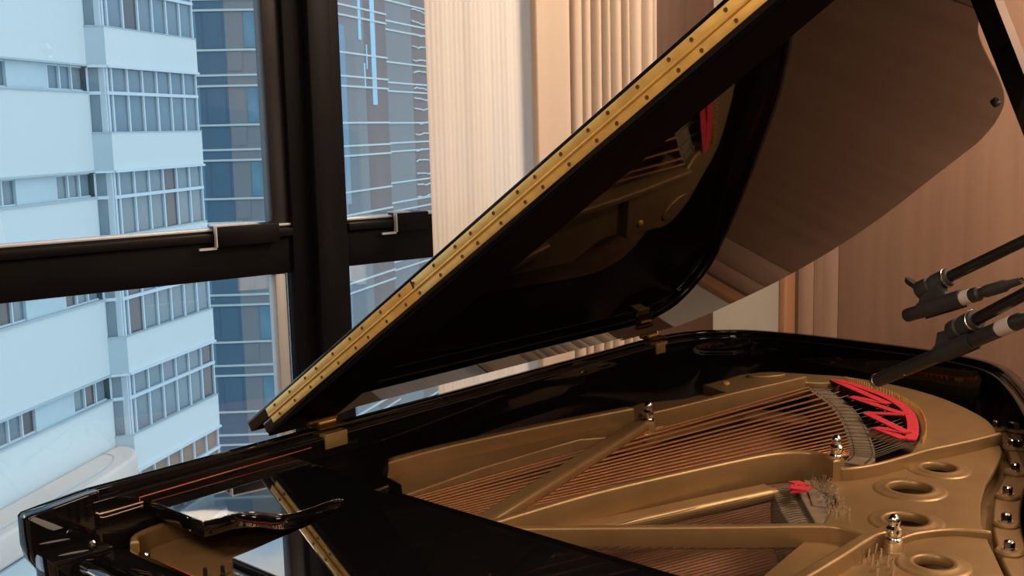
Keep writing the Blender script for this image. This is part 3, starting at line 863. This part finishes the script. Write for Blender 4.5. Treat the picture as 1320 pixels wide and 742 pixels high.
def boom_stand(label, near, far, foot_h, clip_at, mic_axis, r, wing, group):
    """boom tube from the clip end (near) to the clutch on top of the pole (far)"""
    near, far = Vector(near), Vector(far)
    d = (far - near).normalized()
    end = far + d * .22
    e = thing('microphone_stand', label, 'stand', (far.x, far.y, 0), group)
    L = (end - near).length
    tube('boom', [near, lerp(near, end, .14)], .0085, SATIN, e, 14)
    tube('boom', [lerp(near, end, .13), end], .0068, CHROME if wing else SATIN, e, 14)
    tube('pole', [(far.x, far.y, .10), (far.x, far.y, far.z - .02)], .0105, SATIN, e, 14)
    lathe_along('clutch', (far.x, far.y, far.z - .05), (far.x, far.y, far.z + .05), [(.001, 0), (.020, 0), (.024, .02), (.024, .075), (.018, .085), (.001, .085)], RUBBER, e)
    lathe_along('counterweight', end - d * .02, end + d * .08, [(.007, 0), (.024, .004), (.024, .075), (.007, .08)], SATIN, e)
    for k in range(3):
        a = 2.1 * k + .5
        lg = tube('leg', [(far.x, far.y, .20), (far.x + .30 * math.cos(a), far.y + .30 * math.sin(a), .012)], .008, SATIN, e, 10)
        lathe = lathe_mesh('rubber_foot', [(.001, 0), (.013, 0), (.013, .018), (.009, .026), (.001, .026)], RUBBER, 12, Matrix.Translation((far.x + .30 * math.cos(a), far.y + .30 * math.sin(a), 0)))
        link('rubber_foot', lathe, lg)
    # knurled collar where the boom enters the clip
    c0 = near
    lathe_along('collar', c0 + d * .002, c0 - d * .02, [(.006, -.004), (.0125, -.004), (.0145, -.001), (.0145, .007), (.006, .007)], RUBBER, e, 18)
    lathe_along('collar_ring', c0 + d * .002, c0 - d * .02, [(.0140, .0005), (.0153, .001), (.0153, .004), (.0140, .0045)], NICKEL, e, 16)
    lathe_along('swivel_barrel', c0 - d * .002, c0 - d * .05, [(.004, 0), (.0145, 0), (.0145, .020), (.0125, .022), (.0125, .026), (.0150, .028), (.0150, .046), (.0125, .050), (.003, .050)], RUBBER, e, 18)
    # clip: saddle block that joins the swivel to the mic and a half tube around the body
    m0, m1 = Vector(mic_axis[0]), Vector(mic_axis[1])
    md_ = (m1 - m0).normalized()
    mc = m0 + md_ * clip_at
    up = (c0 - d * .042) - mc
    up = (up - md_ * up.dot(md_))
    h = up.length
    up.normalize()
    sd = md_.cross(up)
    XC = Matrix(((md_.x, up.x, sd.x, mc.x), (md_.y, up.y, sd.y, mc.y), (md_.z, up.z, sd.z, mc.z), (0, 0, 0, 1)))
    bodyp = [(-.030, -r * .2), (.052, -r * .3), (.050, r * .8), (.022, r * 1.25), (.012, h + .004), (-.012, h + .006), (-.022, h * .75), (-.030, r * .9)]
    link('clip_saddle', prism('clip_saddle', [bodyp], -.009, .009, RUBBER, .003, xf=XC), e)
    bm = bmesh.new()
    n = 16
    for s0, s1 in ((-.030, .048),):
        ro, ri = r * 1.32, r * 1.04
        rows = []
        for s, tp in ((s0, 1.0), (s0 + .02, 1.0), (s1 - .02, 1.0), (s1, .97)):
            row = []
            for rr in (ro * tp, ri):
                for k in range(n + 1):
                    a = R(-65 + 310 * k / n)
                    row.append(bm.verts.new(XC @ Vector((s, rr * math.sin(a), rr * math.cos(a)))))
            rows.append(row)
        m = n + 1
        for A, B in zip(rows, rows[1:]):
            for k in range(n):
                bm.faces.new((A[k], A[k + 1], B[k + 1], B[k]))
                bm.faces.new((A[m + k], A[m + k + 1], B[m + k + 1], B[m + k]))
            for k in (0, n):
                bm.faces.new((A[k], A[m + k], B[m + k], B[k]))
        for A in (rows[0], rows[-1]):
            for k in range(n):
                bm.faces.new((A[k], A[k + 1], A[m + k + 1], A[m + k]))
    link('clip_sleeve', bm_mesh(bm, 'clip_sleeve', RUBBER), e)
    if wing:
        w = c0 - d * .046
        t_ = Vector((.950, 1.722, 1.316))
        link('wing_nut', prism('wing_nut', [[(-.004, 0), (.004, 0), (.006, .8), (.004, 1), (-.004, 1), (-.006, .8)]], -.004, .004, RUBBER, .001,
                               xf=along(w, t_) @ Matrix.Rotation(R(90), 4, 'X') @ Matrix.Diagonal((1, (t_ - w).length, 1, 1))), e)
    return e

# nearer, longer microphone over the tail and the upper, shorter one behind it
TIP1, END1 = (.934, 1.647, 1.162), (1.222, 1.462, 1.322)
m1, tail1, d1 = microphone('long black microphone slanting low over the tail with a pale band', TIP1, END1, .0108, (.310, .338), True, 'microphones over the piano')
boom_stand('microphone stand with the thick black boom, clip just under the upper microphone', (1.128, 1.519, 1.297), (1.78, 1.075, 1.70), 0, .205, (TIP1, END1), .0108, False, 'boom stands')
TIP2, END2 = (.962, 1.692, 1.263), (1.095, 1.652, 1.317)
m2, tail2, d2 = microphone('short black microphone in the upper clip in front of the wood panelling', TIP2, END2, .0108, (.108, .125), False, 'microphones over the piano')
boom_stand('microphone stand with the thin boom entering highest at the frame edge', (1.026, 1.686, 1.328), (2.02, 1.585, 1.885), 0, .062, (TIP2, END2), .0108, True, 'boom stands')

def cable(label, p, d, via):
    pts = smooth_path([p - d * .012, p, p + d * .12] + [Vector(v) for v in via], 8)
    bm = bmesh.new()
    tube_bm(bm, pts, .0030, 8)
    return tag(link('microphone_cable', bm_mesh(bm, 'microphone_cable', RUBBER)), label, 'cable', 'microphone cables')

cable('thin black cable running from the upper microphone to the right', tail2, d2, [(1.45, 1.50, 1.455), (1.75, 1.48, 1.30), (1.98, 1.50, .8), (2.06, 1.52, .10), (2.3, 1.4, .004), (2.9, 1.2, .004)])
cable('thin black cable leaving the tail end of the long low microphone', tail1, d1, [(1.52, 1.22, 1.46), (1.66, 1.14, 1.30), (1.74, 1.12, .8), (1.80, 1.15, .10), (2.1, 1.0, .004), (2.8, .8, .004)])

# ------------------------------------------------------------------ the city outside
HR = Vector((math.cos(YAW), math.sin(YAW), 0))
HF = Vector((-math.sin(YAW), math.cos(YAW), 0))
def XO(r, f, ang):
    """local frame on a facade: x along the wall (direction ang right of the view heading), y out towards us, z up"""
    o = Vector((CAM.x, CAM.y, 0)) + HR * r + HF * f
    x = HR * math.sin(ang) + HF * math.cos(ang)
    y = Vector((x.y, -x.x, 0))
    return Matrix(((x.x, y.x, 0, o.x), (x.y, y.y, 0, o.y), (0, 0, 1, 0), (0, 0, 0, 1)))

GZ = -42.0
g = struct(box('ground', (-140, -120, GZ - 1), (40, 160, GZ), ASPHALT))

# --- white office building
FH = 3.42
A_ = (-13.06, 37.0)
B_ = (-13.62, 36.75)
XR = XO(*A_, R(13.3))
XLF = XO(*B_, R(10.3))
fx = Vector((A_[0] - B_[0], A_[1] - B_[1]))
XF = XO(*B_, math.atan2(fx.x, fx.y))
FL = fx.length
office = thing('office_building', 'white office building with ribbon windows seen through the left window', 'building', (XLF @ Vector((0, 0, GZ))))
HEADS = [3.86 - FH * k for k in range(-3, 6)]
TOPZ = HEADS[0] + 1.0
def unit_box(name, m):
    bm = bmesh.new()
    box_bm(bm, (0, 0, 0), (1, 1, 1))
    return bm_mesh(bm, name, m, 0)
UB = {}
def piece(name, m, X, lo, hi, parent):
    """one box part that shares its mesh with its likes"""
    key = (name, m.name)
    if key not in UB:
        UB[key] = unit_box(name, m)
    s = Matrix.Diagonal((hi[0] - lo[0], hi[1] - lo[1], hi[2] - lo[2], 1))
    return link(name, UB[key], parent, X @ Matrix.Translation(lo) @ s)

LW = 17.0
RWID = 5.98
# cores behind the facades
piece('core', BGREY, XLF, (-LW, -9.0, GZ), (0.3, -.45, TOPZ), office)
piece('core', BGREY, XR, (0.0, -9.0, GZ), (RWID, -.45, TOPZ), office)
piece('corner_core', BGREY, XF, (0.0, -1.5, GZ), (FL, -.30, TOPZ), office)
piece('wall_base', BWHITE, XLF, (-LW, -.45, GZ), (0.0, 0.0, HEADS[-1] - FH + .2), office)
piece('wall_base', BWHITE, XR, (0.0, -.45, GZ), (RWID, 0.0, HEADS[-1] - FH + .2), office)
random.seed(11)
for k, H in enumerate(HEADS):
    S = H - FH
    # left facade: white spandrel, window ribbon of one row
    piece('spandrel', BWHITE, XLF, (-LW, -.45, S + .06), (0.0, 0.0, H - .84), office)
    piece('ledge', BGREY, XLF, (-LW, -.45, H - .84), (0.0, .05, H - .79), office)
    piece('ledge', BGREY, XLF, (-LW, -.45, H), (0.0, .07, H + .06), office)
    x = -.10
    seg = 0
    while x > -LW:
        low = k >= 7
        for j in range(3):
            w = .66
            piece('pane', BTINT if low else (BPANEB if (seg + j + k) % 6 == 1 else BPANE), XLF, (x - w + .06, -.24, H - .74), (x, -.20, H - .05), office)
            piece('mullion', BFRAME, XLF, (x - w, -.30, H - .79), (x - w + .06, -.12, H), office)
            x -= w
        piece('window_rail', BFRAME, XLF, (x, -.30, H - .79), (x + 3 * .66, -.14, H - .74), office)
        piece('window_rail', BFRAME, XLF, (x, -.30, H - .05), (x + 3 * .66, -.14, H), office)
        piece('louvre_panel', BPANEL, XLF, (x - 2.06, -.40, H - .79), (x, -.10, H), office)
        x -= 2.06
        seg += 1
    # corner facet and right facade: two rows of panes
    for X, wid, n0, wall in ((XF, FL, 1, BGREY), (XR, RWID, 7, BWHITE)):
        piece('spandrel', wall, X, (0, -.45, S + .05), (wid, 0.0, H - 2.14), office)
        piece('ledge', BFRAME, X, (0, -.45, H - .03), (wid, .08, H + .05), office)
        piece('window_rail', BFRAME, X, (0, -.30, H - .90), (wid, -.04 if n0 > 1 else -.12, H - .79), office)
        piece('ledge', BGREY, X, (0, -.45, H - 2.14), (wid, .03, H - 2.11), office)
        if n0 == 1:
            cuts = [0.0, wid]
        else:
            cuts = [0.0, .40] + [.40 + (wid - .40) * j / 6 for j in range(1, 7)]
        for j, (a, b) in enumerate(zip(cuts, cuts[1:])):
            q = BTINT if (k >= 7 and n0 > 1) else (BPANEB if (j * 3 + k) % 8 == 0 else BPANE)
            piece('pane', q, X, (a + .05, -.20, H - .79), (b - .03, -.16, H - .04), office)
            piece('pane', q, X, (a + .05, -.20, H - 2.11), (b - .03, -.16, H - .90), office)
        for c in cuts:
            piece('mullion', BFRAME, X, (c - .036, -.30, H - 2.11), (c + .036, -.09, H - .03), office)
piece('roof_edge', BFRAME, XLF, (-LW, -9, TOPZ), (0.3, .1, TOPZ + .35), office)
piece('roof_edge', BFRAME, XR, (0, -9, TOPZ), (RWID, .1, TOPZ + .35), office)

# --- beige reflection in the window glass, modelled as a block on the white building
refl_pts = [( .10, .01), (.05, .45), (-.35, .95), (-1.2, 1.30), (-3.5, 1.5), (-16, 1.5), (-16, .01)]
refl = thing('window_reflection', 'beige reflection in the window glass at lower left, built as a rounded block', 'window_reflection', XLF @ Vector((-3, .8, -9.75)))
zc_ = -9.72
refl_path = [(p.x, p.y) for p in smooth_path([(x, y, 0) for x, y in refl_pts[:5]], 5)] + refl_pts[5:]
link('reflection_block', prism('reflection_block', [refl_path], 0, .90, REFLM, .12, xf=XLF @ Matrix.Translation((0, 0, zc_))), refl)
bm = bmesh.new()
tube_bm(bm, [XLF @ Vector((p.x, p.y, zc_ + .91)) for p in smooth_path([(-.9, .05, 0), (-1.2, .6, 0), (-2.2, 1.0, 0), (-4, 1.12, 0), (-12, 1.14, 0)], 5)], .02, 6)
link('reflection_arc', bm_mesh(bm, 'reflection_arc', BGREY), refl)  # darker arc inside the modelled reflection

# --- glass tower with white floor bands: a faceted, rounded corner
tower = thing('glass_tower', 'blue glass tower with brown reflections and white floor bands behind the black mullion', 'building', Vector((CAM.x, CAM.y, GZ)) + HR * -9 + HF * 57)
plan = [(-24.5, 53.9), (-19.0, 54.5), (-15.0, 55.0), (-13.6, 55.05), (-12.1, 55.2), (-10.9, 55.6), (-9.7, 56.4), (-8.55, 58.0), (-7.60, 61.1), (-6.73, 64.0)]
plan2 = [(-7.35, 66.6), (-5.9, 71.2), (-4.2, 76.5), (-1.5, 85.0)]
ZT = [4.43 + 3.60 * k for k in range(-8, 5)]      # top line of each floor pair
def facets(pl, gl, dz, tow):
    for i, (p, q) in enumerate(zip(pl, pl[1:])):
        d = Vector((q[0] - p[0], q[1] - p[1]))
        X = XO(*p, math.atan2(d.x, d.y))
        L = d.length
        piece('facade', TGLASS[gl[i]], X, (0, -.4, GZ), (L, -.05, ZT[-1] + 2), tow)
        for k, z in enumerate(ZT):
            zz = z + dz
            for (a, b, dd) in ((-.05, .05, .03), (-.56, -.46, .03), (-2.45, -2.35, .02)):
                piece('floor_band', TBAND, X, (-.01, -.06, zz + a), (L + .01, dd, zz + b), tow)
            piece('spandrel_glass', TGLASS[1 if gl[i] < 2 else gl[i]], X, (0, -.06, zz - .46), (L, -.02, zz - .05), tow)
facets(plan, [0, 0, 1, 3, 0, 0, 1, 3, 2, 2], 0.0, tower)
facets(plan2, [3, 2, 3], 0.0, tower)
# vertical sky reflections painted as light-blue strips, plus some glass panes
X8 = XO(*plan[7], math.atan2(plan[8][0] - plan[7][0], plan[8][1] - plan[7][1]))
X9 = XO(*plan[8], math.atan2(plan[9][0] - plan[8][0], plan[9][1] - plan[8][1]))
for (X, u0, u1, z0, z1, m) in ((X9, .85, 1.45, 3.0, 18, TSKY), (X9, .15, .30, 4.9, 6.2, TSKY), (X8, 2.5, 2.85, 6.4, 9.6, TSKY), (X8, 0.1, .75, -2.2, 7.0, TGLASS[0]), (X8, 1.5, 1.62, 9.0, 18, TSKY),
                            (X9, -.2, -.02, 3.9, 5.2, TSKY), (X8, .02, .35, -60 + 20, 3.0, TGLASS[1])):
    piece('pane_and_reflection', m, X, (u0, -.05, z0), (u1, -.012, z1), tower)
X2 = XO(*plan[2], math.atan2(plan[3][0] - plan[2][0], plan[3][1] - plan[2][1]))
X3 = XO(*plan[3], math.atan2(plan[4][0] - plan[3][0], plan[4][1] - plan[3][1]))
for k in range(7):
    z = ZT[k + 3]
    piece('dark_pane', TGLASS[1], X2, (.35, -.05, z - 2.3), (1.25, -.015, z - .62), tower)
    piece('pane_and_reflection', TGLASS[3], X3, (.05, -.05, z - 3.4), (.75, -.015, z - 2.5), tower)
    piece('teal_pane', TGLASS[4], X3, (.9, -.05, z - 2.3), (1.5, -.015, z - .62), tower)
# wavy reflections in the far facade, modelled as pale bars
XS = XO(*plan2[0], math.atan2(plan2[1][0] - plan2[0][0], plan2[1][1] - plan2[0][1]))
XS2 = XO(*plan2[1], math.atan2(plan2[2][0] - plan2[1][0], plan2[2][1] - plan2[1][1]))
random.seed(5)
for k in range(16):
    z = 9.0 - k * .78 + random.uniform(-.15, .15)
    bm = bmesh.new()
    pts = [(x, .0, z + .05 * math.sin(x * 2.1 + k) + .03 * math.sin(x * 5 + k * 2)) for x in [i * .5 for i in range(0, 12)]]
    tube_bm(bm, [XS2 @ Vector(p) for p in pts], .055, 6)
    link('wavy_reflection', bm_mesh(bm, 'wavy_reflection', TBAND), tower)
